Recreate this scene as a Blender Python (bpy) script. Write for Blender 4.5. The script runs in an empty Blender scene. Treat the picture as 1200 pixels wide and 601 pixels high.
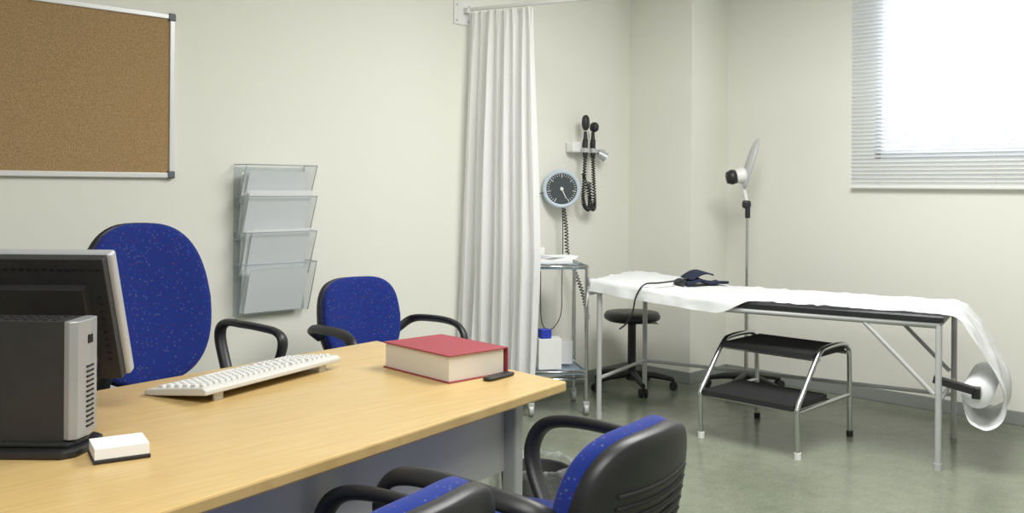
import bpy, math, random
from mathutils import Vector, Matrix, noise
random.seed(7)
SC=bpy.context.scene
COL=SC.collection
pi=math.pi
def rad(a): return math.radians(a)
# ------------------------------------------------------------------ materials
def mat(name,col,rough=.5,metal=0,bump=None,emis=None,alpha=1.0,var=None,spec=.5,coat=0):
    m=bpy.data.materials.new(name); m.use_nodes=True
    nt=m.node_tree; b=nt.nodes['Principled BSDF']
    b.inputs['Base Color'].default_value=(*col,1)
    b.inputs['Roughness'].default_value=rough
    b.inputs['Metallic'].default_value=metal
    b.inputs['Specular IOR Level'].default_value=spec
    b.inputs['Coat Weight'].default_value=coat
    b.inputs['Alpha'].default_value=alpha
    if emis:
        b.inputs['Emission Color'].default_value=(*emis[0],1); b.inputs['Emission Strength'].default_value=emis[1]
    tc=nt.nodes.new('ShaderNodeTexCoord')
    if var:
        n=nt.nodes.new('ShaderNodeTexNoise'); n.inputs['Scale'].default_value=var[0]; n.inputs['Detail'].default_value=5
        nt.links.new(tc.outputs['Object'],n.inputs['Vector'])
        r=nt.nodes.new('ShaderNodeMapRange'); r.inputs['From Min'].default_value=.3; r.inputs['From Max'].default_value=.7
        r.inputs['To Min'].default_value=1-var[1]; r.inputs['To Max'].default_value=1+var[1]
        nt.links.new(n.outputs['Fac'],r.inputs['Value'])
        mx=nt.nodes.new('ShaderNodeVectorMath'); mx.operation='SCALE'; mx.inputs[0].default_value=col
        nt.links.new(r.outputs[0],mx.inputs['Scale']); nt.links.new(mx.outputs[0],b.inputs['Base Color'])
    if bump:
        n=nt.nodes.new('ShaderNodeTexNoise'); n.inputs['Scale'].default_value=bump[0]; n.inputs['Detail'].default_value=4
        nt.links.new(tc.outputs['Object'],n.inputs['Vector'])
        bp=nt.nodes.new('ShaderNodeBump'); bp.inputs['Strength'].default_value=bump[1]; bp.inputs['Distance'].default_value=.01
        nt.links.new(n.outputs['Fac'],bp.inputs['Height']); nt.links.new(bp.outputs[0],b.inputs['Normal'])
    return m
def fabric():
    m=mat('blue_fabric',(.02,.035,.27),.95,spec=.15)
    nt=m.node_tree;b=nt.nodes['Principled BSDF']
    tc=nt.nodes.new('ShaderNodeTexCoord')
    v=nt.nodes.new('ShaderNodeTexVoronoi'); v.inputs['Scale'].default_value=110
    nt.links.new(tc.outputs['Object'],v.inputs['Vector'])
    lt=nt.nodes.new('ShaderNodeMath'); lt.operation='LESS_THAN'; lt.inputs[1].default_value=.3
    nt.links.new(v.outputs['Distance'],lt.inputs[0])
    sep=nt.nodes.new('ShaderNodeSeparateColor'); nt.links.new(v.outputs['Color'],sep.inputs[0])
    gt=nt.nodes.new('ShaderNodeMath'); gt.operation='GREATER_THAN'; gt.inputs[1].default_value=.6
    nt.links.new(sep.outputs[0],gt.inputs[0])
    mu=nt.nodes.new('ShaderNodeMath'); mu.operation='MULTIPLY'
    nt.links.new(lt.outputs[0],mu.inputs[0]); nt.links.new(gt.outputs[0],mu.inputs[1])
    cr=nt.nodes.new('ShaderNodeValToRGB'); cr.color_ramp.interpolation='CONSTANT'
    e=cr.color_ramp.elements; e[0].color=(.05,.075,.30,1); e[1].position=.4; e[1].color=(.10,.10,.20,1)
    x=e.new(.7); x.color=(.08,.025,.11,1)
    nt.links.new(sep.outputs[1],cr.inputs[0])
    mix=nt.nodes.new('ShaderNodeMix'); mix.data_type='RGBA'
    mix.inputs[6].default_value=(.014,.031,.20,1)
    nt.links.new(mu.outputs[0],mix.inputs[0]); nt.links.new(cr.outputs[0],mix.inputs[7])
    nt.links.new(mix.outputs[2],b.inputs['Base Color'])
    b.inputs['Sheen Weight'].default_value=.15
    return m
def wood():
    m=mat('beech_laminate',(.78,.55,.24),.32)
    nt=m.node_tree;b=nt.nodes['Principled BSDF']
    tc=nt.nodes.new('ShaderNodeTexCoord'); mp=nt.nodes.new('ShaderNodeMapping')
    mp.inputs['Scale'].default_value=(1.5,28,1); mp.inputs['Rotation'].default_value=(0,0,rad(-9))
    nt.links.new(tc.outputs['Object'],mp.inputs[0])
    n=nt.nodes.new('ShaderNodeTexNoise'); n.inputs['Scale'].default_value=3; n.inputs['Detail'].default_value=8; n.inputs['Distortion'].default_value=.6
    nt.links.new(mp.outputs[0],n.inputs['Vector'])
    cr=nt.nodes.new('ShaderNodeValToRGB'); e=cr.color_ramp.elements
    e[0].position=.3; e[0].color=(.55,.375,.15,1); e[1].position=.7; e[1].color=(.65,.465,.205,1)
    nt.links.new(n.outputs['Fac'],cr.inputs[0]); nt.links.new(cr.outputs[0],b.inputs['Base Color'])
    return m
def cork():
    m=mat('cork',(.42,.27,.12),.95,spec=.1)
    nt=m.node_tree;b=nt.nodes['Principled BSDF']
    tc=nt.nodes.new('ShaderNodeTexCoord')
    v=nt.nodes.new('ShaderNodeTexNoise'); v.inputs['Scale'].default_value=190; v.inputs['Detail'].default_value=3
    nt.links.new(tc.outputs['Object'],v.inputs['Vector'])
    cr=nt.nodes.new('ShaderNodeValToRGB'); e=cr.color_ramp.elements
    e[0].position=.3; e[0].color=(.27,.17,.08,1); e[1].position=.72; e[1].color=(.48,.335,.18,1)
    nt.links.new(v.outputs['Fac'],cr.inputs[0]); nt.links.new(cr.outputs[0],b.inputs['Base Color'])
    return m
def cloth(name,col,tr=.35):
    m=bpy.data.materials.new(name); m.use_nodes=True; nt=m.node_tree
    nt.nodes.remove(nt.nodes['Principled BSDF']); out=nt.nodes['Material Output']
    d=nt.nodes.new('ShaderNodeBsdfDiffuse'); t=nt.nodes.new('ShaderNodeBsdfTranslucent'); mx=nt.nodes.new('ShaderNodeMixShader')
    d.inputs[0].default_value=(*col,1); t.inputs[0].default_value=(*col,1); mx.inputs[0].default_value=tr
    nt.links.new(d.outputs[0],mx.inputs[1]); nt.links.new(t.outputs[0],mx.inputs[2]); nt.links.new(mx.outputs[0],out.inputs[0])
    return m
def floor_mat():
    m=mat('vinyl_floor',(.2,.215,.17),.22,spec=.55)
    nt=m.node_tree;b=nt.nodes['Principled BSDF']
    tc=nt.nodes.new('ShaderNodeTexCoord')
    n=nt.nodes.new('ShaderNodeTexNoise'); n.inputs['Scale'].default_value=9; n.inputs['Detail'].default_value=10; n.inputs['Roughness'].default_value=.75
    nt.links.new(tc.outputs['Object'],n.inputs['Vector'])
    n2=nt.nodes.new('ShaderNodeTexNoise'); n2.inputs['Scale'].default_value=90; n2.inputs['Detail'].default_value=3
    nt.links.new(tc.outputs['Object'],n2.inputs['Vector'])
    av=nt.nodes.new('ShaderNodeMath'); av.operation='MULTIPLY_ADD'; av.inputs[1].default_value=.55
    hf=nt.nodes.new('ShaderNodeMath'); hf.operation='MULTIPLY'; hf.inputs[1].default_value=.45
    nt.links.new(n2.outputs['Fac'],hf.inputs[0]); nt.links.new(n.outputs['Fac'],av.inputs[0]); nt.links.new(hf.outputs[0],av.inputs[2])
    cr=nt.nodes.new('ShaderNodeValToRGB'); e=cr.color_ramp.elements
    e[0].position=.36; e[0].color=(.165,.183,.135,1); e[1].position=.64; e[1].color=(.245,.268,.20,1)
    nt.links.new(av.outputs[0],cr.inputs[0]); nt.links.new(cr.outputs[0],b.inputs['Base Color'])
    r=nt.nodes.new('ShaderNodeMapRange'); r.inputs['To Min'].default_value=.14; r.inputs['To Max'].default_value=.28
    nt.links.new(n.outputs['Fac'],r.inputs[0]); nt.links.new(r.outputs[0],b.inputs['Roughness'])
    return m
WALL=mat('cream_wall_paint',(.785,.785,.712),.8,bump=(220,.04),spec=.2)
CEIL=mat('ceiling_white',(.85,.85,.82),.9)
FLOOR=floor_mat()
BASE=mat('grey_skirting',(.28,.29,.28),.5)
FAB=fabric(); WOOD=wood(); CORK=cork()
BLACK=mat('black_plastic',(.018,.018,.02),.42)
BLACKM=mat('black_matte',(.02,.02,.022),.75)
DGREY=mat('charcoal_plastic',(.026,.025,.027),.5,var=(30,.08))
SLOT=mat('slot_black',(.004,.004,.004),.9)
SILVER=mat('silver_plastic',(.50,.51,.53),.35,metal=.3)
PCSIL=mat('computer_front_grey',(.36,.37,.38),.35,metal=.3)
ALU=mat('brushed_aluminium',(.45,.46,.48),.38,metal=.7)
CHROME=mat('chrome',(.62,.63,.64),.24,metal=1)
GREYMET=mat('grey_painted_metal',(.50,.51,.51),.45,metal=.1)
PANEL=mat('grey_laminate',(.66,.66,.66),.75)
WHITE=mat('white_plastic',(.80,.80,.78),.4)
BEIGE=mat('ivory_plastic',(.62,.61,.57),.45)
KEYM=mat('key_plastic',(.70,.70,.68),.5)
PAPER=mat('paper_white',(.86,.87,.88),.85,spec=.1)
PAGES=mat('book_pages',(.74,.70,.62),.9,bump=(400,.1))
RED=mat('red_cloth_cover',(.33,.055,.07),.7,bump=(500,.15))
NAVY=mat('navy_cuff_fabric',(.012,.018,.045),.85)
BLUEL=mat('blue_label',(.02,.04,.4),.5)
TRAY=mat('pale_blue_steel',(.36,.46,.60),.3,metal=.5)
CURT=cloth('curtain_cloth',(.97,.97,.97),.45)
SHEET=cloth('couch_paper',(.90,.91,.92),.2)
SLATM=cloth('blind_slat',(.88,.90,.93),.30)
CLEAR=mat('clear_grey_plastic',(.52,.60,.63),.12,alpha=.24)
CEDGE=mat('clear_edge',(.45,.50,.53),.2,alpha=.85)
BAG=mat('clear_bag',(.5,.52,.52),.15,alpha=.22)
LEATHER=mat('black_vinyl',(.018,.018,.022),.38,bump=(60,.1))
GLASSF=mat('dial_face',(.06,.07,.08),.25)
WALU=mat('white_aluminium',(.75,.76,.76),.35,metal=.2)
CAPM=mat('grey_cap',(.12,.13,.15),.5)
SKYP=mat('window_daylight',(1,1,1),.5,emis=((.92,.96,1.0),1.7))
# ------------------------------------------------------------------ mesh accumulator
def cpow(t,e):
    c=math.cos(t); return math.copysign(abs(c)**e,c)
def spow(t,e):
    c=math.sin(t); return math.copysign(abs(c)**e,c)
class M:
    def __init__(s): s.v=[];s.f=[];s.sm=[];s.mi=[];s.T=Matrix.Identity(4);s.cur=0
    def add(s,vs,fs,smooth=True):
        b=len(s.v); s.v+=[s.T@Vector(p) for p in vs]
        for f in fs: s.f.append([i+b for i in f]); s.sm.append(smooth); s.mi.append(s.cur)
        return s
    def box(s,c,d,R=None):
        x,y,z=[k/2 for k in d]; c=Vector(c)
        vs=[Vector(p) for p in [(-x,-y,-z),(x,-y,-z),(x,y,-z),(-x,y,-z),(-x,-y,z),(x,-y,z),(x,y,z),(-x,y,z)]]
        if R is not None: vs=[R@p for p in vs]
        return s.add([p+c for p in vs],[(0,3,2,1),(4,5,6,7),(0,1,5,4),(1,2,6,5),(2,3,7,6),(3,0,4,7)],False)
    def prism(s,poly,lo,hi,ax='z'):
        n=len(poly)
        def P(p,h):
            return (p[0],p[1],h) if ax=='z' else ((h,p[0],p[1]) if ax=='x' else (p[0],h,p[1]))
        vs=[P(p,lo) for p in poly]+[P(p,hi) for p in poly]
        fs=[tuple(range(n-1,-1,-1)),tuple(range(n,2*n))]+[(i,(i+1)%n,(i+1)%n+n,i+n) for i in range(n)]
        return s.add(vs,fs,False)
    def cyl(s,p0,p1,r,r2=None,n=18,cap=True):
        p0=Vector(p0);p1=Vector(p1); r2=r if r2 is None else r2
        d=(p1-p0).normalized(); u=d.orthogonal().normalized(); w=d.cross(u)
        vs=[p0+(u*math.cos(2*pi*i/n)+w*math.sin(2*pi*i/n))*r for i in range(n)]+[p1+(u*math.cos(2*pi*i/n)+w*math.sin(2*pi*i/n))*r2 for i in range(n)]
        s.add(vs,[(i,(i+1)%n,(i+1)%n+n,i+n) for i in range(n)])
        if cap: s.add(vs,[tuple(range(n-1,-1,-1)),tuple(range(n,2*n))],False)
        return s
    def tube(s,pts,r,n=10,closed=False,fl=(1,1),ref=None):
        pts=[Vector(p) for p in pts]; N=len(pts); T=[]
        for i in range(N):
            a=pts[(i-1)%N] if (closed or i>0) else pts[i]; b=pts[(i+1)%N] if (closed or i<N-1) else pts[i]
            T.append((b-a).normalized())
        u=(Vector(ref)-T[0]*T[0].dot(Vector(ref))).normalized() if ref else T[0].orthogonal().normalized()
        vs=[]
        for i in range(N):
            u=(u-T[i]*T[i].dot(u)).normalized(); w=T[i].cross(u)
            rr=r[i] if isinstance(r,(list,tuple)) else r
            for k in range(n):
                a=2*pi*k/n; vs.append(pts[i]+u*math.cos(a)*rr*fl[0]+w*math.sin(a)*rr*fl[1])
        fs=[]
        for i in range(N if closed else N-1):
            j=(i+1)%N
            for k in range(n): fs.append((i*n+k,i*n+(k+1)%n,j*n+(k+1)%n,j*n+k))
        s.add(vs,fs)
        if not closed: s.add(vs,[tuple(range(n-1,-1,-1)),tuple(range((N-1)*n,N*n))],False)
        return s
    def lathe(s,prof,n=28,c=(0,0,0),R=None):
        c=Vector(c); vs=[]
        for r,z in prof:
            for k in range(n):
                p=Vector((r*math.cos(2*pi*k/n),r*math.sin(2*pi*k/n),z))
                if R is not None: p=R@p
                vs.append(p+c)
        fs=[(i*n+k,i*n+(k+1)%n,(i+1)*n+(k+1)%n,(i+1)*n+k) for i in range(len(prof)-1) for k in range(n)]
        return s.add(vs,fs)
    def sup(s,c,abd,e1=.5,e2=.6,deform=None,nu=40,nv=16):
        a,b,d=abd; vs=[]; c=Vector(c)
        for j in range(nv+1):
            h=-pi/2+pi*j/nv
            for i in range(nu):
                w=2*pi*i/nu
                p=Vector((a*cpow(h,e1)*cpow(w,e2),d*spow(h,e1),b*cpow(h,e1)*spow(w,e2)))
                if deform: p=deform(p)
                vs.append(p+c)
        fs=[(j*nu+i,j*nu+(i+1)%nu,(j+1)*nu+(i+1)%nu,(j+1)*nu+i) for j in range(nv) for i in range(nu)]
        return s.add(vs,fs)
    def grid(s,fn,nu,nv,smooth=True):
        vs=[fn(i/nu,j/nv) for j in range(nv+1) for i in range(nu+1)]
        fs=[(j*(nu+1)+i,j*(nu+1)+i+1,(j+1)*(nu+1)+i+1,(j+1)*(nu+1)+i) for j in range(nv) for i in range(nu)]
        return s.add(vs,fs,smooth)
    def obj(s,name,mats,parent=None,bevel=0,solid=0,loc=None,rot=0,label=None,cat=None,kind=None,group=None,seg=2):
        me=bpy.data.meshes.new(name); me.from_pydata([tuple(v) for v in s.v],[],s.f)
        if not isinstance(mats,(list,tuple)): mats=[mats]
        for m in mats: me.materials.append(m)
        me.polygons.foreach_set('use_smooth',s.sm); me.polygons.foreach_set('material_index',s.mi); me.update()
        o=bpy.data.objects.new(name,me); COL.objects.link(o)
        if parent: o.parent=parent
        if loc is not None: o.location=loc; o.rotation_euler=(0,0,rot)
        if solid:
            q=o.modifiers.new('solid','SOLIDIFY'); q.thickness=solid
        if bevel:
            q=o.modifiers.new('bevel','BEVEL'); q.width=bevel; q.segments=seg; q.limit_method='ANGLE'; q.angle_limit=rad(40)
        if label: o['label']=label
        if cat: o['category']=cat
        if kind: o['kind']=kind
        if group: o['group']=group
        return o
def root(name,loc,rot,label,cat,group=None):
    e=bpy.data.objects.new(name,None); COL.objects.link(e); e.empty_display_size=.1
    e.location=loc; e.rotation_euler=(0,0,rot); e['label']=label; e['category']=cat
    if group: e['group']=group
    return e
def cr(pts,k=6,closed=False):
    P=[Vector(p) for p in pts]; out=[]; N=len(P)
    rng=range(N) if closed else range(N-1)
    for i in rng:
        p1=P[i];p2=P[(i+1)%N]
        p0=P[i-1] if (closed or i>0) else p1*2-p2
        p3=P[(i+2)%N] if (closed or i<N-2) else p2*2-p1
        for j in range(k):
            t=j/k
            out.append(.5*((2*p1)+(-p0+p2)*t+(2*p0-5*p1+4*p2-p3)*t*t+(-p0+3*p1-3*p2+p3)*t**3))
    if not closed: out.append(P[-1])
    return out
def coil(pts,R,turns,step=10):
    path=cr(pts,20); N=len(path); out=[]; tot=turns*step
    for i in range(tot+1):
        t=i/tot*(N-1); a=int(min(t,N-2)); p=path[a].lerp(path[a+1],t-a); d=(path[a+1]-path[a]).normalized()
        u=d.cross(Vector((.3,.9,.1))).normalized(); w=d.cross(u); an=2*pi*i/step
        out.append(p+(u*math.cos(an)+w*math.sin(an))*R)
    return out
def RX(a): return Matrix.Rotation(rad(a),4,'X')
def RY(a): return Matrix.Rotation(rad(a),4,'Y')
def RZ(a): return Matrix.Rotation(rad(a),4,'Z')
def TR(*p): return Matrix.Translation(p)
# ------------------------------------------------------------------ camera
CX,CY,H=-5.456,-3.896,1.27
cd=bpy.data.cameras.new('camera'); cam=bpy.data.objects.new('camera',cd); COL.objects.link(cam)
cam.matrix_world=TR(CX,CY,H)@RZ(-45)@RX(90)@RZ(.4)
cd.lens=32.4; cd.sensor_width=36; cd.shift_y=-0.06875
SC.camera=cam
# ------------------------------------------------------------------ room
S='structure'
XL,YR,ZC=-8.6,-6.0,2.85
M().box((XL/2,(YR)/2,-.05),(-XL+.4,-YR+.4,.1)).obj('floor',FLOOR,kind=S)
M().box((XL/2,YR/2,ZC+.05),(-XL+.4,-YR+.4,.1)).obj('ceiling',CEIL,kind=S)
M().box((XL/2,.05,ZC/2),(-XL+.2,.1,ZC)).obj('wall_left',WALL,kind=S)
M().box((XL/2,YR-.05,ZC/2),(-XL+.2,.1,ZC)).obj('wall_right',WALL,kind=S)
M().box((XL-.05,YR/2,ZC/2),(.1,-YR,ZC)).obj('wall_front',WALL,kind=S)
WY0,WY1,WZ0,WZ1=-1.52,-3.0,1.45,2.6
w=M()
w.box((.1,(0+WY0)/2,ZC/2),(.2,-WY0,ZC)); w.box((.1,(WY1+YR)/2,ZC/2),(.2,WY1-YR,ZC))
w.box((.1,(WY0+WY1)/2,WZ0/2),(.2,WY0-WY1,WZ0)); w.box((.1,(WY0+WY1)/2,(WZ1+ZC)/2),(.2,WY0-WY1,ZC-WZ1))
w.obj('wall_back',WALL,kind=S)
M().box((-.215,-.2525,ZC/2),(.43,.505,ZC)).obj('wall_column',WALL,kind=S)
bh=.075
M().box((XL/2-.215,-.006,bh/2),(-XL-.43,.012,bh)).obj('baseboard_left',BASE,kind=S,bevel=.003)
M().box((-.006,(YR-.505)/2,bh/2),(.012,-YR-.505,bh)).obj('baseboard_back',BASE,kind=S,bevel=.003)
b=M(); b.box((-.436,-.2525,bh/2),(.012,.529,bh)); b.box((-.215,-.511,bh/2),(.43,.012,bh)); b.obj('baseboard_column',BASE,kind=S,bevel=.003)
w=M(); fy=(WY0+WY1)/2; fw=WY0-WY1; fz=(WZ0+WZ1)/2; fh=WZ1-WZ0
for z in (WZ0+.02,WZ1-.02): w.box((.03,fy,z),(.05,fw,.04))
for y in (WY0-.02,WY1+.02): w.box((.03,y,fz),(.05,.04,fh))
w.cur=1; w.box((.06,fy,fz),(.01,fw-.04,fh-.04))
w.obj('window_1',[ALU,SKYP],kind=S)
wb=root('window_blind',(-.03,-2.2,1.27),0,'white horizontal slatted blind lowered over the bright window','blind')
sl=M(); z=.03
while z<1.34:
    vs=[];R3=RY(46).to_3x3()
    for yy in (-.81,.81):
        for k in range(5):
            t=-1+2*k/4; p=R3@Vector((t*.0125,0,.0022*(1-t*t))); vs.append((p.x,yy,z+p.z))
    sl.add(vs,[(k,k+1,k+6,k+5) for k in range(4)]); z+=.0235
sl.obj('slats',SLATM,wb)
M().box((0,0,.01),(.022,1.63,.018)).obj('bottom_rail',WHITE,wb,bevel=.004)
M().box((0,0,1.36),(.045,1.63,.04)).obj('head_rail',WHITE,wb,bevel=.004)
for y in (-.62,0,.62): M().cyl((-.014,y,.01),(-.014,y,1.35),.0012,n=6).obj('cord',WHITE,wb)
# ------------------------------------------------------------------ corkboard
cb=root('corkboard',(-4.26,0,1.295),0,'brown cork notice board with a white aluminium frame on the wall','notice board')
W,Hh=1.2,.71; f=.022
M().box((0,-.008,Hh/2),(W-.02,.014,Hh-.02)).obj('cork_panel',CORK,cb)
g=M()
g.box((0,-.012,f/2),(W,.022,f)); g.box((0,-.012,Hh-f/2),(W,.022,f))
g.box((-W/2+f/2,-.012,Hh/2),(f,.0215,Hh)); g.box((W/2-f/2,-.012,Hh/2),(f,.0215,Hh))
g.obj('frame',WALU,cb,bevel=.003)
for x in (-1,1):
    for z in (0,1):
        M().box((x*(W/2-.014),-.013,.014+z*(Hh-.028)),(.034,.028,.034)).obj('corner_cap',CAPM,cb,bevel=.006)
# ------------------------------------------------------------------ wall file pockets
FX=-3.185
fp=root('wall_file_holder',(FX,0,.67),0,'clear plastic four-tier wall file holder filled with papers','file holder')
hw=.185
M().box((0,-.006,.34),(2*hw,.004,.68)).obj('back_panel',CLEAR,fp)
z0s=[0,.175,.345,.505]; hp=[.235,.205,.20,.185]
for i,(z0,h) in enumerate(zip(z0s,hp)):
    yb=-.05; yt=-.125
    p=M()
    p.add([(-hw,yb,z0),(hw,yb,z0),(hw,yt,z0+h),(-hw,yt,z0+h)],[(0,1,2,3)],False)
    p.add([(-hw,-.008,z0),(hw,-.008,z0),(hw,yb,z0),(-hw,yb,z0)],[(0,1,2,3)],False)
    for sx in (-1,1):
        p.add([(sx*hw,-.008,z0),(sx*hw,yb,z0),(sx*hw,yt,z0+h),(sx*hw,-.008,z0+h)],[(0,1,2,3)],False)
    p.obj('pocket',CLEAR,fp)
    r=M(); r.tube([(-hw,-.008,z0+h),(-hw,yt,z0+h),(hw,yt,z0+h),(hw,-.008,z0+h),(hw,-.008,z0),(hw,yb,z0),(hw,yt,z0+h),(-hw,yt,z0+h),(-hw,yb,z0),(-hw,-.008,z0)],.0025,n=6)
    r.obj('pocket_rim',CEDGE,fp)
# papers lean against each pocket front
fills=[(0,.215,3),(1,.225,5),(2,.235,6),(3,.165,4)]
for i,h,n in fills:
    for k in range(n):
        z0=z0s[i]+.006
        q=M(); ww=random.uniform(.150,.172); dx=random.uniform(-.008,.008); hh=h-.006*(n-1-k)-random.uniform(0,.006)
        lean=math.degrees(math.atan2(.075,hp[i]))
        frac=(k+1)/n
        q.T=TR(dx,-.016-.026*frac,z0)@RX(3+(lean-4.5)*frac)
        q.box((0,0,hh/2),(ww*2,.0016,hh))
        q.obj('paper_sheet',PAPER,loc=(FX,0,.67),label='white paper sheet filed upright in the wall pocket',cat='paper',group='papers in the wall file holder')
# ------------------------------------------------------------------ chairs
def star(e,R=.29,tag=BLACK,z=.055):
    b=M()
    b.cyl((0,0,z+.0),(0,0,z+.06),.035,.03)
    for k in range(5):
        a=2*pi*k/5+.3; d=Vector((math.cos(a),math.sin(a),0))
        b.tube([d*.02+Vector((0,0,z+.04)),d*R*.55+Vector((0,0,z+.032)),d*R+Vector((0,0,z+.012))],[.024,.02,.014],n=10)
    b.obj('base',tag,e)
    for k in range(5):
        a=2*pi*k/5+.3; d=Vector((math.cos(a),math.sin(a),0)); t=Vector((-d.y,d.x,0)); c=d*R+Vector((0,0,.026))
        m=M(); m.cyl(c+t*.008,c+t*.024,.026); m.cyl(c-t*.024,c-t*.008,.026); m.cyl(c-t*.01,c+t*.01,.012); m.cyl(c,d*R+Vector((0,0,z+.014)),.008)
        m.obj('caster',BLACK,e)
def chair(name,label,loc,rot,kind,zc,hh,hw,arm_z=0):
    e=root(name,loc,rot,label,'chair')
    task=kind=='task'
    s=M(); s.T=TR(0,.02,.465)@RX(90); s.sup((0,0,0),(.235,.235,.045),.55,.5); s.obj('seat',FAB,e)
    s=M(); s.T=TR(0,.02,.432)@RX(90); s.sup((0,0,0),(.225,.225,.03),.5,.5); s.obj('seat_shell',BLACK,e)
    cv=.9
    def df(p):
        tp=1-.10*(p.z/hh) if task else 1-.05*p.z/hh
        x=p.x*tp*(1-.12*max(0,-p.z/hh))
        return Vector((x,p.y+cv*x*x+.25*p.z*p.z,p.z))
    Tb=TR(0,-.235,zc)@RX(9 if task else 11)
    e2=.74 if task else .62
    s=M(); s.T=Tb; s.sup((0,.014,0),(hw,hh,.036),.5,e2,df,56,20); s.obj('backrest',FAB,e)
    s=M(); s.T=Tb; s.sup((0,-.022,0),(hw*1.02,hh*1.02,.026 if not task else .022),.42,e2,df,56,20)
    s.cur=1
    for i in range(11):
        z=-hh*.68+hh*1.2*i/10; xw=hw*.66
        pts=[]
        for j in range(13):
            x=-xw+2*xw*j/12; q=df(Vector((x,0,z)))
            pts.append((q.x,-.022+q.y-(.0255 if not task else .0215),q.z))
        s.tube(pts,.005,n=6)
    s.obj('backrest_shell',[BLACK,BLACKM],e)
    s=M(); s.tube(cr([(0,-.04,.42),(0,-.2,.41),(0,-.29,.46),(0,-.285,zc-.02)]),.02,n=10,fl=(1.6,.6),ref=(1,0,0)); s.obj('back_support',BLACK,e)
    for sx in (-1,1):
        a=M()
        if task:
            P=[(.235,-.03,.45),(.29,-.1,.47),(.315,-.18,.56),(.32,-.235,.68),(.32,-.2,.735),(.32,-.08,.742),(.32,.04,.742),(.32,.14,.735),(.32,.175,.70),(.32,.14,.62),(.30,.06,.50),(.24,.02,.45)]
        else:
            P=[(.2,-.20,.60),(.262,-.17,.645),(.28,-.05,.66),(.28,.1,.662),(.28,.18,.64),(.277,.215,.585),(.265,.2,.52),(.235,.13,.445)]
        pts=cr([(sx*x,y,z+(arm_z if z>.5 else 0)) for x,y,z in P])
        a.tube(pts,.019,n=12,fl=(1.2,.75),ref=(1,0,0))
        a.obj('armrest',BLACK,e)
    if task:
        star(e)
        M().cyl((0,0,.1),(0,0,.43),.024).obj('gas_lift',CHROME,e)
    else:
        for sx in (-1,1):
            for sy in (-1,1):
                M().tube(cr([(sx*.16,sy*.12+.02,.425),(sx*.21,sy*.17+.02,.41),(sx*.23,sy*.2+.02,.36),(sx*.245,sy*.225+.02,.012)]),.0125,n=10).obj('leg',BLACK,e)
        for y in (.16,-.12): M().tube([(-.2,y,.415),(.2,y,.415)],.011).obj('seat_rail',BLACK,e)
    return e
chair('office_chair','tall blue speckled desk chair with black loop armrests',(-4.03,-.83,0),rad(184),'task',.835,.29,.235)
chair('visitor_chair','blue fabric armchair with black arms standing by the wall',(-3.0,-.66,0),rad(176),'visitor',.66,.19,.2)
ang=math.atan2(.99,-.14)-pi/2
chair('visitor_chair','blue chair with ribbed black shell back at the desk corner',(-3.975,-2.505,0),ang,'visitor',.58,.205,.215,.018)
ang=math.atan2(.97,-.24)-pi/2
chair('visitor_chair','blue visitor chair with black arms pulled up to the desk',(-4.60,-2.55,0),ang,'visitor',.595,.195,.215,-.01)
# ------------------------------------------------------------------ desk
dk=root('desk',(-3.54,-2.20,0),0,'light beech office desk with grey metal legs and modesty panel','desk')
A=(.02,.9);B=(0,0);C=(-1.72,-.30);D=(-1.71,.67)
M().prism([B,A,D,C],.702,.73).obj('desk_top',WOOD,dk,bevel=.005)
for x,y in ((-.15,.06),(-.15,.80),(-1.6,-.17),(-1.6,.6)): M().box((x,y,.355),(.032,.05,.69)).obj('leg',GREYMET,dk,bevel=.006)
for (x0,y0,x1,y1) in ((-.15,.06,-.15,.80),(-1.6,-.17,-1.6,.6)):
    M().cyl((x0,y0,.03),(x1,y1,.03),.02).obj('foot_bar',GREYMET,dk); M().cyl((x0,y0,.685),(x1,y1,.685),.016).obj('support_bar',GREYMET,dk)
m=M(); d=Vector((-1.43,-.245,0)); L=d.length
m.box((-.165+d.x/2,.085+d.y/2,.60),(L,.016,.20),RZ(math.degrees(math.atan2(.245,1.43))).to_3x3()); m.obj('modesty_panel',PANEL,dk,bevel=.002)
# ------------------------------------------------------------------ computer
pc=root('desktop_computer',(-4.785,-1.99,.73),rad(-45),'black slim computer tower with a silver front standing on the desk','computer')
m=M(); m.box((-.185,.05,.145),(.35,.085,.24))
m.cur=1
for i in range(16):
    for j in range(3): m.box((-.04-.019*i,.025+.024*j,.2655),(.011,.014,.003))
m.obj('case',[DGREY,SLOT],pc,bevel=.003)
m=M(); m.prism([(-.013,.005),(.0,.0),(.014,.008),(.02,.05),(.014,.092),(.0,.098),(-.013,.095)],.03,.265)
m.cur=1
for i in range(13): m.box((.0185,.05,.05+.010*i),(.006,.03,.004))
m.box((.018,.05,.225),(.006,.02,.018)); m.obj('front_panel',[PCSIL,SLOT],pc,bevel=.003)
m=M(); m.prism([(-.36,-.03),(.0,-.03),(.02,-.01),(.03,.05),(.02,.11),(.0,.125),(-.36,.125)],0,.016); m.prism([(-.33,-.005),(.0,-.005),(.015,.05),(.0,.105),(-.33,.105)],.016,.027); m.obj('stand_base',BLACK,pc,bevel=.004)
mon=root('monitor',(-4.724,-1.603,.73),rad(-45),'dark flat computer monitor with silver bezel seen from its rear','monitor')
Tm=TR(0,-.01,.236)@RX(21)
m=M(); m.T=Tm; m.box((0,.01,0),(.41,.028,.315)); m.obj('bezel',SILVER,mon,bevel=.008,seg=3)
m=M(); m.T=Tm; m.box((-.004,-.012,.0),(.396,.03,.308)); m.box((0,-.035,-.01),(.30,.03,.20))
m.cur=1
for i in range(22): m.box((-.18+.0172*i,-.0275,.13),(.011,.003,.006))
for i in range(10): m.box((.175,-.0275,-.1+.018*i),(.01,.003,.005))
m.obj('rear_shell',[DGREY,SLOT],mon,bevel=.003,seg=2)
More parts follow.
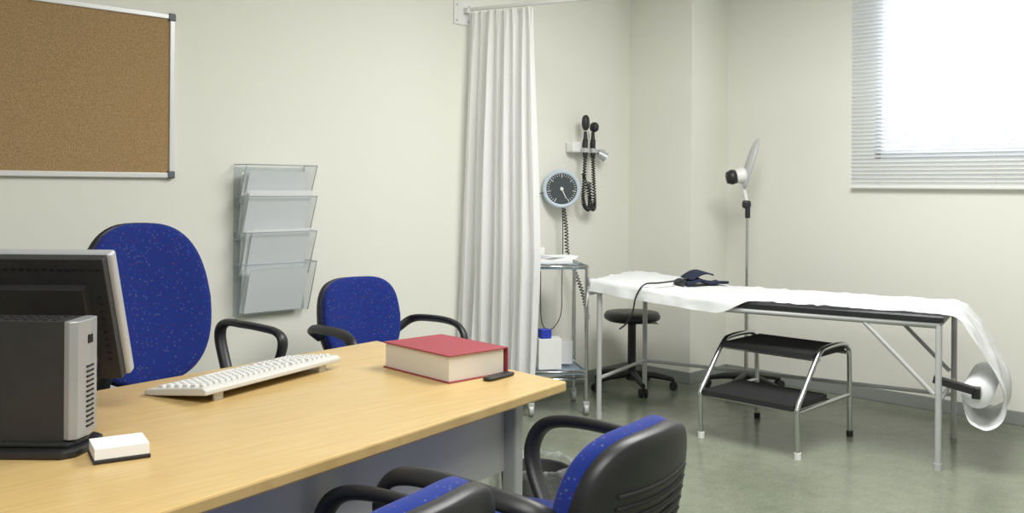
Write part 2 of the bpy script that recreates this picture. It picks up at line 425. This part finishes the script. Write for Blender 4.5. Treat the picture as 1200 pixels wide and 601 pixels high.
m=M(); m.T=Tm; m.box((0,.0245,.005),(.375,.002,.27)); m.obj('screen',GLASSF,mon)
m=M(); m.T=Tm; m.cyl((0,-.045,-.05),(0,-.07,-.05),.055,.045,n=32); m.obj('hinge_cover',BLACK,mon,bevel=.004)
m=M(); m.box((0,-.06,.11),(.06,.03,.2)); m.obj('neck',BLACK,mon,bevel=.006)
m=M(); m.lathe([(0,0),(.105,0),(.11,.006),(.1,.016),(.04,.024),(0,.026)],36); m.obj('foot',BLACK,mon)
m=M(); m.tube(cr([(.155,-.03,.14),(.165,-.07,.10),(.145,-.1,.06),(.17,-.14,.03),(.19,-.17,.006),(.15,-.2,.006),(.10,-.22,.006)]),.0045,n=8)
m.cyl((.148,-.098,.065),(.162,-.13,.038),.009); m.obj('cable',BLACK,mon)
# keyboard
kb=root('keyboard',(-4.175,-1.60,.73),rad(17),'ivory computer keyboard with raised rear feet on the desk','keyboard')
m=M(); m.prism([(-.108,.022),(-.108,.034),(-.095,.04),(.02,.027),(.10,.016),(.11,.010),(.108,.003),(.09,.001)],-.26,.26,'x'); m.obj('case',BEIGE,kb,bevel=.003)
m=M()
sl_=math.atan2(-.024,.195)
def kz(y): return .039+(y+.095)*(-.024/.195)
for r in range(6):
    y=-.078+.0285*r; x=-.248
    while x<.235:
        wk=.019
        if r==5 and -.12<x<-.0: wk=.115
        m.box((x+wk/2,y,kz(y)+.003),(wk-.005,.017 if r>0 else .012,.010),Matrix.Rotation(sl_,3,'X')); x+=wk+.0008
        if abs(x-.075)<.01 or abs(x-.145)<.01: x+=.008
m.obj('keys',KEYM,kb,kind='stuff',bevel=.0015)
for x in (-.2,.2): M().box((x,-.088,.013),(.03,.008,.026)).obj('foot',BEIGE,kb,bevel=.002)
npd=root('note_block',(-4.712,-2.055,.73),rad(-14),'white square paper note block on a black tray','notepad')
M().box((0,0,.004),(.104,.09,.008)).obj('tray',BLACK,npd,bevel=.002)
M().box((0,0,.019),(.1,.086,.022)).obj('paper_stack',PAPER,npd,bevel=.001)
bk=root('book',(-3.685,-1.852,.73),rad(-2),'thick red hardcover book lying flat on the desk','book')
bw,bd,bt=.22,.31,.076
m=M(); m.box((0,0,.002),(bw,bd,.004)); m.box((0,0,bt-.002),(bw,bd,.004)); m.box((bw/2-.002,0,bt/2),(.004,bd,bt)); m.obj('cover',RED,bk,bevel=.0015)
M().box((-.004,0,bt/2),(bw-.018,bd-.014,bt-.008)).obj('pages',PAGES,bk)
m=M(); m.sup((0,0,0),(.06,.018,.005),.4,.5)
m.v=[Vector((p.x,p.z,p.y)) for p in m.v]
m.obj('phone',BLACK,loc=(-3.645,-2.038,.7355),rot=rad(8),label='small black phone beside the red book',cat='phone')
# ------------------------------------------------------------------ curtain
cr0=root('curtain',(-1.95,0,0),rad(-72),'white pleated privacy curtain hanging from a wall-mounted rail','curtain')
def cur(u,v):
    zt=2.245; zb=.2; z=zt+(zb-zt)*v
    wdt=.40+.08*min(1,v*1.5); x=.03+wdt*u-.03*v
    amp=.012+.013*min(1,v*3)
    ph=u*2*pi*8
    y=amp*(math.sin(ph+.7*math.sin(v*3))+.6*math.sin(ph*.47+2+v*2.5)+.2*math.sin(ph*1.7+v*5))*(1-.25*math.sin(u*9+v*2))
    y-=.06*v
    x+=.006*math.sin(ph*2)*min(1,v*4)
    if v<.03: z+=.008*abs(math.sin(ph/2))
    if v<.06: y+=.006*math.sin(ph*3)*(1-v/.06)
    return (x,y,z)
m=M(); m.grid(cur,260,46); m.obj('cloth',CURT,cr0)
for k in range(9):
    x=.05+.38*k/8; M().tube([(x,0,2.258),(x+.004,.004,2.25),(x,.006,2.235)],.002,n=6).obj('hook',WHITE,cr0)
cl=root('curtain_rail',(-1.95,0,2.26),rad(-72),'white curtain rail bracketed to the wall','curtain rail')
M().box((1.1,0,.008),(2.2,.022,.018)).obj('rail',WHITE,cl,bevel=.003)
m=M(); m.T=RZ(72); m.box((-.02,-.004,-.015),(.13,.008,.13)); m.box((0,-.02,0),(.03,.04,.03))
m.cur=1
for x in (-.065,.025):
    for z in (-.06,.03): m.cyl((x,-.007,z),(x,-.011,z),.006,n=10)
m.obj('wall_bracket',[WHITE,GREYMET],cl,bevel=.002)
# ------------------------------------------------------------------ trolley
ra=math.atan2(-.6,.8)
TP=(-1.53,-.565,0)
tro=root('trolley',TP,ra,'chrome-framed instrument trolley on casters beside the wall','trolley')
tl,td=.31,.34
for x in (0,-tl):
    for y in (0,td):
        M().cyl((x,y,.075),(x,y,.83),.0115).obj('leg',CHROME,tro)
        m=M(); m.cyl((x-.011,y+.005,.032),(x+.011,y+.005,.032),.032,n=24); m.box((x,y,.06),(.034,.03,.03)); m.obj('caster',GREYMET,tro,bevel=.003)
for z,n in ((.815,'top_shelf'),(.23,'lower_shelf')):
    M().box((-tl/2,td/2,z),(tl,td,.012)).obj(n,TRAY,tro,bevel=.003)
for z in (.825,.24,.20): M().tube([(0,0,z),(-tl,0,z),(-tl,td,z),(0,td,z)],.010,closed=True).obj('rail',CHROME,tro)
tro_m=TR(*TP)@Matrix.Rotation(ra,4,'Z')
def tw(x,y,z): return tro_m@Vector((x,y,z))
m=M(); m.box((0,0,.012),(.2,.15,.024)); m.obj('tray_box',WHITE,loc=tw(-.17,.12,.836),rot=ra,bevel=.004,label='low white plastic tray on the trolley top',cat='tray')
for i in range(5):
    M().box((0,0,.0015),(.19-.005*i,.13,.003)).obj('paper_sheet',PAPER,loc=tw(-.15+.005*i,.12,.8605+.0034*i),rot=ra+.08*i,label='white paper sheet stacked in the trolley tray',cat='paper',group='papers on the trolley')
m=M(); m.box((0,0,.04),(.10,.10,.08)); m.cur=1; m.box((0,-.051,.04),(.07,.002,.04)); m.obj('tissue_box',[WHITE,PAPER],loc=tw(-.25,.27,.836),rot=ra,bevel=.004,label='small white box on the trolley top',cat='box')
m=M(); m.box((0,0,.085),(.13,.10,.17)); m.obj('carton',[WHITE],loc=tw(-.20,.075,.2505),rot=ra,bevel=.002,label='tall white carton on the lower shelf',cat='box')
m=M(); m.box((0,0,.025),(.06,.06,.05)); m.obj('carton',[BLUEL],loc=tw(-.225,.065,.421),rot=ra+.2,bevel=.003,label='small blue box on top of the white carton',cat='box')
m=M(); m.box((0,0,.065),(.12,.11,.13)); m.obj('carton',[WHITE],loc=tw(-.10,.23,.2505),rot=ra,bevel=.002,label='plain low white carton on the lower shelf',cat='box')
# ------------------------------------------------------------------ gauge
bp=root('blood_pressure_gauge',(-1.218,0,1.255),0,'round wall blood pressure gauge with dark dial and coiled tube','blood pressure gauge')
Td=TR(0,-.09,0)@RZ(-40)
DB=mat('pale_blue_plastic',(.50,.57,.64),.35)
m=M(); m.T=Td@RX(90)@Matrix.Scale(1.14,4)
m.lathe([(0,-.03),(.085,-.03),(.1,-.02),(.106,0),(.104,.014),(.096,.018),(.084,.012)],40); m.obj('housing',DB,bp)
m=M(); m.T=Td@RX(90)@Matrix.Scale(1.14,4); m.lathe([(0,.011),(.086,.011)],40)
m.cur=1
for k in range(31):
    a=rad(-150+300*k/30); r0=.060 if k%5==0 else .068; w_=.003 if k%5==0 else .0018
    R3=Matrix.Rotation(-a,3,'Z'); c=R3@Vector((0,(r0+.08)/2,.0125)); m.box(c,(w_,.08-r0,.001),R3)
m.obj('dial_face',[GLASSF,WHITE],bp)
m=M(); m.T=Td@RX(90)@Matrix.Scale(1.14,4)@RZ(205); m.cyl((0,0,.0125),(0,0,.017),.009); m.box((.0,.022,.015),(.004,.07,.001)); m.obj('needle',WHITE,bp)
m=M(); m.cyl((0,-.001,-.01),(0,-.075,-.01),.03); m.box((0,-.012,-.02),(.1,.024,.12)); m.obj('wall_mount',WHITE,bp,bevel=.003)
m=M(); m.tube(coil([(.02,-.09,-.11),(.035,-.10,-.25),(.05,-.10,-.40),(.10,-.12,-.52),(.13,-.16,-.66),(.13,-.2,-.80)],.011,38),.0035,n=6); m.obj('coiled_tube',BLACK,bp)
m=M(); m.tube(cr([(.02,-.08,-.11),(.05,-.06,-.3),(.02,-.08,-.6),(.0,-.09,-.78),(-.08,-.08,-.86),(-.14,-.06,-.80),(-.14,-.05,-.5)]),.003,n=6); m.obj('loose_tube',BLACK,bp)
m=M(); m.tube(cr([(-.06,-.03,-.02),(-.17,-.03,-.05),(-.16,-.03,-.2),(-.13,-.03,-.34),(-.15,-.04,-.5)]),.0025,n=6); m.obj('power_lead',BLACK,bp)
# ------------------------------------------------------------------ diagnostic set
dg=root('diagnostic_set',(-.96,0,1.50),0,'wall-mounted otoscope and ophthalmoscope set with coiled cords','diagnostic instruments')
m=M(); m.box((0,-.035,.02),(.25,.07,.07)); m.obj('wall_base',WHITE,dg,bevel=.012,seg=3)
for i,x in enumerate((-.035,.04)):
    m=M(); m.cyl((x,-.09,-.03),(x,-.09,.07),.017); m.cyl((x,-.09,.07),(x,-.09,.12),.013,.010)
    if i==0: m.sup((x,-.092,.175),(.026,.05,.022),.8,.9)
    else: m.sup((x,-.10,.15),(.024,.032,.03),.8,.9)
    m.cyl((x,-.09,-.05),(x,-.09,-.03),.012,.017); m.obj('handle',BLACK,dg)
    M().box((x,-.085,0),(.05,.045,.03)).obj('cradle',GREYMET,dg,bevel=.004)
m=M(); m.cyl((.13,-.06,-.01),(.17,-.09,-.04),.022,.034); m.box((.15,-.04,-.0),(.08,.06,.02)); m.obj('specula_dispenser',SILVER,dg)
M().tube(coil([(-.035,-.09,-.05),(-.045,-.09,-.2),(-.05,-.09,-.33),(.0,-.09,-.375),(.02,-.08,-.3),(-.03,-.07,-.15)],.010,44),.0042,n=6).obj('coiled_cord',BLACK,dg)
M().tube(coil([(.04,-.09,-.05),(.05,-.09,-.2),(.06,-.09,-.35),(.03,-.09,-.36),(.02,-.08,-.2)],.010,38),.0042,n=6).obj('coiled_cord',BLACK,dg)
# ------------------------------------------------------------------ swivel stool
st=root('swivel_stool',(-.80,-.32,0),0,'black round swivel stool on a five-star caster base','stool')
m=M(); m.lathe([(0,.42),(.15,.425),(.175,.44),(.178,.46),(.165,.48),(.1,.488),(0,.49)],40); m.obj('seat',LEATHER,st)
M().cyl((0,0,.1),(0,0,.425),.026).obj('gas_lift',BLACK,st)
star(st,R=.26)
M().tube([(.03,0,.41),(.15,-.1,.405)],.006).obj('lever',CHROME,st)
# ------------------------------------------------------------------ floor lamp
lp=root('examination_lamp',(-.32,-.85,0),rad(-45),'white examination floor lamp on a chrome pole and wheeled base','lamp')
star(lp,R=.24,z=.05)
m=M(); m.cyl((0,0,.08),(0,0,.62),.013); m.cyl((0,0,.62),(0,0,1.10),.010); m.obj('pole',CHROME,lp)
m=M(); m.cyl((0,0,.60),(0,0,.65),.018); m.obj('clamp',BLACK,lp)
m=M(); m.cyl((0,-.01,1.08),(0,-.01,1.15),.016); m.sup((-.005,0,1.165),(.026,.026,.022)); m.obj('joint',BLACK,lp)
m=M(); m.tube(cr([(0,0,1.16),(-.012,0,1.22),(-.025,0,1.28),(-.035,0,1.33)]),.013); m.obj('neck',WHITE,lp)
m=M(); m.T=TR(.014,0,1.42)@RY(-90+16)@Matrix.Diagonal((1,.34,.45,1))
m.lathe([(.0,.055),(.06,.052),(.10,.042),(.14,.024),(.165,.0),(.17,-.03),(.163,-.03),(.14,.005),(.0,.03)],44); m.obj('lamp_shade',mat('lamp_enamel',(.50,.51,.50),.3),lp)
m=M(); m.T=TR(-.040,0,1.345)@RY(-90-8)
m.lathe([(0,-.03),(.045,-.03),(.05,-.01),(.045,.03),(.034,.045),(0,.048)],28); m.obj('lamp_housing',WHITE,lp)
m=M(); m.T=TR(-.080,0,1.338)@RY(-90-8); m.lathe([(0,-.01),(.042,-.01),(.048,.02),(.036,.05),(0,.055)],28); m.obj('handle_knob',BLACK,lp)
# ------------------------------------------------------------------ examination couch
CA=math.atan2(.235,.972)
NR=(-1.15,-2.34,0)
CW,CLn=.66,1.77
ec=root('examination_couch',NR,CA,'black padded examination couch on a grey tubular steel frame','couch')
def hz(y):
    t=max(0,min(1,(y-1.15)/.6)); return .055*t*t*(3-2*t)
m=M()
N=40; MB=.667
prof=[(0.006,.0),(0,.005),(0,.022),(.008,.030),(.05,.032),(CW-.05,.032),(CW-.008,.030),(CW,.022),(CW,.005),(CW-.006,0)]
vs=[];n=len(prof)
for j in range(N+1):
    y=CLn*j/N
    for (x,z) in prof: vs.append((x,y,MB+z+hz(y)))
fs=[(j*n+i,j*n+(i+1)%n,(j+1)*n+(i+1)%n,(j+1)*n+i) for j in range(N) for i in range(n)]
fs+=[tuple(range(n)),tuple(range(N*n+n-1,N*n-1,-1))]
m.add(vs,fs,False); m.obj('mattress',LEATHER,ec)
zr=.652
m=M()
m.tube([(.015,.02,zr),(.015,1.15,zr),(.015,CLn-.02,zr+.05),(CW-.015,CLn-.02,zr+.05),(CW-.015,1.15,zr),(CW-.015,.02,zr)],.014,closed=True)
m.obj('frame',GREYMET,ec)
for y in (.3,1.15): M().tube([(.015,y,zr),(CW-.015,y,zr)],.012).obj('cross_bar',GREYMET,ec)
for x in (.015,CW-.015):
    m=M(); m.cyl((x,.02,.008),(x,.02,zr),.0145); m.cyl((x,.02,0),(x,.02,.03),.018); m.obj('leg',GREYMET,ec)
    m=M(); m.cyl((x,1.72,.008),(x,1.72,zr+.04),.0145); m.cyl((x,1.72,0),(x,1.72,.03),.018); m.obj('leg',GREYMET,ec)
    M().tube(cr([(x,.34,zr-.01),(x,.22,zr-.13),(x,.04,.34)]),.0105).obj('brace',GREYMET,ec)
M().tube([(CW-.015,1.72,.22),(CW-.015,.02,.22)],.0105).obj('cross_bar',GREYMET,ec)
M().tube([(.015,1.72,.22),(CW-.015,1.72,.22)],.0105).obj('cross_bar',GREYMET,ec)
M().tube([(.015,.02,.30),(CW-.015,.02,.30)],.0105).obj('cross_bar',GREYMET,ec)
ZRL=.35; YRL=-.13
m=M(); m.box((.03,-.04,.39),(.035,.17,.035),RX(12).to_3x3()); m.box((.055,YRL,ZRL+.01),(.05,.035,.05)); m.obj('roll_holder',BLACK,ec,bevel=.004)
pr=root('paper_roll',NR,CA,'white paper roll unrolled over the couch and looping off its end','paper roll')
m=M(); Rr=RY(90).to_3x3(); m.lathe([(.018,0),(.065,0),(.065,.50),(.018,.50),(.018,0)],32,c=(.08,YRL,ZRL),R=Rr); m.obj('roll',PAPER,pr)
ypts=[]
K=90
def topz(y): return MB+.032+.005+hz(y)
for j in range(K+1): 
    y=CLn+.004-(CLn+.004)*j/K; ypts.append((y,topz(min(y,CLn)),1))
hang=cr([(0,0.0,topz(0)),(0,-.045,.685),(0,-.10,.62),(0,-.16,.52),(0,-.215,.42),(0,-.24,.33),(0,-.225,.245),(0,-.17,.20),(0,-.115,.215),(0,-.085,.25),(0,-.066,.32)],6)
for p in hang[1:]: ypts.append((p.y,p.z,0))
ypts=[(CLn+.014,topz(CLn)-.09,2),(CLn+.014,topz(CLn)-.05,2),(CLn+.010,topz(CLn)-.01,2)]+ypts
NU=44
vs=[]
for (y,z,fl) in ypts:
    t=max(0,min(1,(y-.84)/.22)); t=t*t*(3-2*t)
    qn=.003+(-.075-.003)*t
    if 0<y<.84: qn=.004+.006*math.sin(y*9)
    qf=.625+.008*math.sin(y*7)
    if fl==0: qn=.03; qf=.60
    for i in range(NU+1):
        q=qn+(qf-qn)*i/NU
        wob=noise.noise(Vector((q*7,y*9,.3)))*.012+noise.noise(Vector((q*22,y*20,2)))*.009
        if q<-.012:
            x=-.012-.012*abs(math.sin(y*17))*min(1,-q/.1)+wob*.7; zz=z+q+.01+.006*math.sin(y*11)
        else: x=q; zz=z+abs(wob)*(1 if fl==1 else .4)
        yy=y+(wob*1.5 if fl!=1 else 0)
        vs.append((x,yy,zz))
m=M(); nn=NU+1
m.add(vs,[(j*nn+i,j*nn+i+1,(j+1)*nn+i+1,(j+1)*nn+i) for j in range(len(ypts)-1) for i in range(NU)])
m.obj('paper_sheet',SHEET,pr)
cf=root('blood_pressure_cuff',(-1.0,-.97,.718),CA-.5,'navy blood pressure cuff with black tube lying on the couch','blood pressure cuff')
m=M()
def cuff(u,v):
    x=-.15+.3*u; y=-.055+.11*v
    z=.016+.035*math.exp(-((u-.35)/.18)**2)*(.6+.4*v)+.006*math.sin(u*9+v*4)
    return (x,y,z)
m.grid(cuff,30,10); m.obj('cuff_band',NAVY,cf,solid=.012)
m=M()
def flap(u,v):
    return (-.10+.16*u,-.03+.1*v,.035+.035*math.sin(u*2.4)+.012*v)
m.grid(flap,16,8); m.obj('cuff_flap',NAVY,cf,solid=.008)
m=M(); m.sup((-.19,-.03,.026),(.04,.024,.024),1,1); m.obj('bulb',BLACK,cf)
m=M(); m.T=(TR(-1.0,-.97,.718)@Matrix.Rotation(CA-.5,4,'Z')).inverted()@TR(*NR)@Matrix.Rotation(CA,4,'Z')
m.tube(cr([(.33,1.34,.762),(.22,1.35,.760),(.08,1.40,.756),(.0,1.45,.751),(-.038,1.48,.69),(-.04,1.50,.60),(-.03,1.54,.54),(.02,1.6,.50)]),.0045,n=8); m.obj('tube',BLACK,cf)
# ------------------------------------------------------------------ step stool
ss=root('step_stool',(-1.449,-1.795,0),rad(1),'two-step chrome stool with black ribbed treads by the couch','step stool')
for y in (0,.525):
    m=M(); m.tube(cr([(0,y,.012),(-.012,y,.20),(.0,y,.245),(.05,y,.30),(.2,y,.455),(.28,y,.485),(.47,y,.485),(.53,y,.46),(.555,y,.40),(.565,y,.012)],5),.0125,n=10); 
    m.obj('side_frame',CHROME,ss)
    M().tube([(.0,y,.215),(.56,y,.215)],.010).obj('side_bar',CHROME,ss)
for x,z in ((.02,.215),(.36,.215),(.22,.435),(.53,.435)): M().tube([(x,0,z),(x,.525,z)],.010).obj('cross_bar',CHROME,ss)
for x0,x1,z in ((-.02,.34,.235),(.17,.54,.455)):
    m=M(); m.box(((x0+x1)/2,.2625,z),(x1-x0,.49,.028))
    k=x0+.012
    while k<x1-.005: m.box((k,.2625,z+.0155),(.008,.475,.004)); k+=.016
    m.obj('tread',BLACKM,ss,bevel=.002)
for x in (0,.565):
    for y in (0,.525): M().cyl((x,y,0),(x,y,.03),.017).obj('rubber_foot',WHITE if x==0 else BLACK,ss)
# ------------------------------------------------------------------ waste bin
wbn=root('waste_bin',(-3.24,-1.80,0),0,'dark waste basket lined with a clear plastic bag by the desk','waste bin')
m=M(); m.lathe([(0,.004),(.085,.004),(.09,.01),(.115,.33),(.12,.335),(.112,.33),(.086,.012),(0,.01)],32); m.obj('basket',BLACKM,wbn)
def bag(u,v):
    a=2*pi*u; r=.118+.03*v+.012*noise.noise(Vector((math.cos(a)*4,math.sin(a)*4,v*5)))*3
    z=.34+.04*math.sin(v*pi)-.12*v*v+.01*noise.noise(Vector((math.cos(a)*6,math.sin(a)*6,v*3)))
    return (r*math.cos(a),r*math.sin(a),z)
m=M(); m.grid(bag,48,8); m.obj('bin_liner',BAG,wbn)
# ------------------------------------------------------------------ lights
def area(n,loc,rot,sx,sy,p,col):
    l=bpy.data.lights.new(n,'AREA'); l.shape='RECTANGLE'; l.size=sx; l.size_y=sy; l.energy=p; l.color=col
    o=bpy.data.objects.new(n,l); COL.objects.link(o); o.location=loc; o.rotation_euler=rot
area('ceiling_light',(-2.2,-2.4,2.8),(0,0,0),1.4,1.4,104,(1,.995,.985))
area('ceiling_light',(-5.2,-3.6,2.8),(0,0,0),1.6,1.6,76,(1,.995,.985))
wd=bpy.data.worlds.new('world'); SC.world=wd; wd.use_nodes=True
wd.node_tree.nodes['Background'].inputs[0].default_value=(.8,.85,.9,1)
SC.view_settings.view_transform='Standard'
SC.view_settings.look='None'
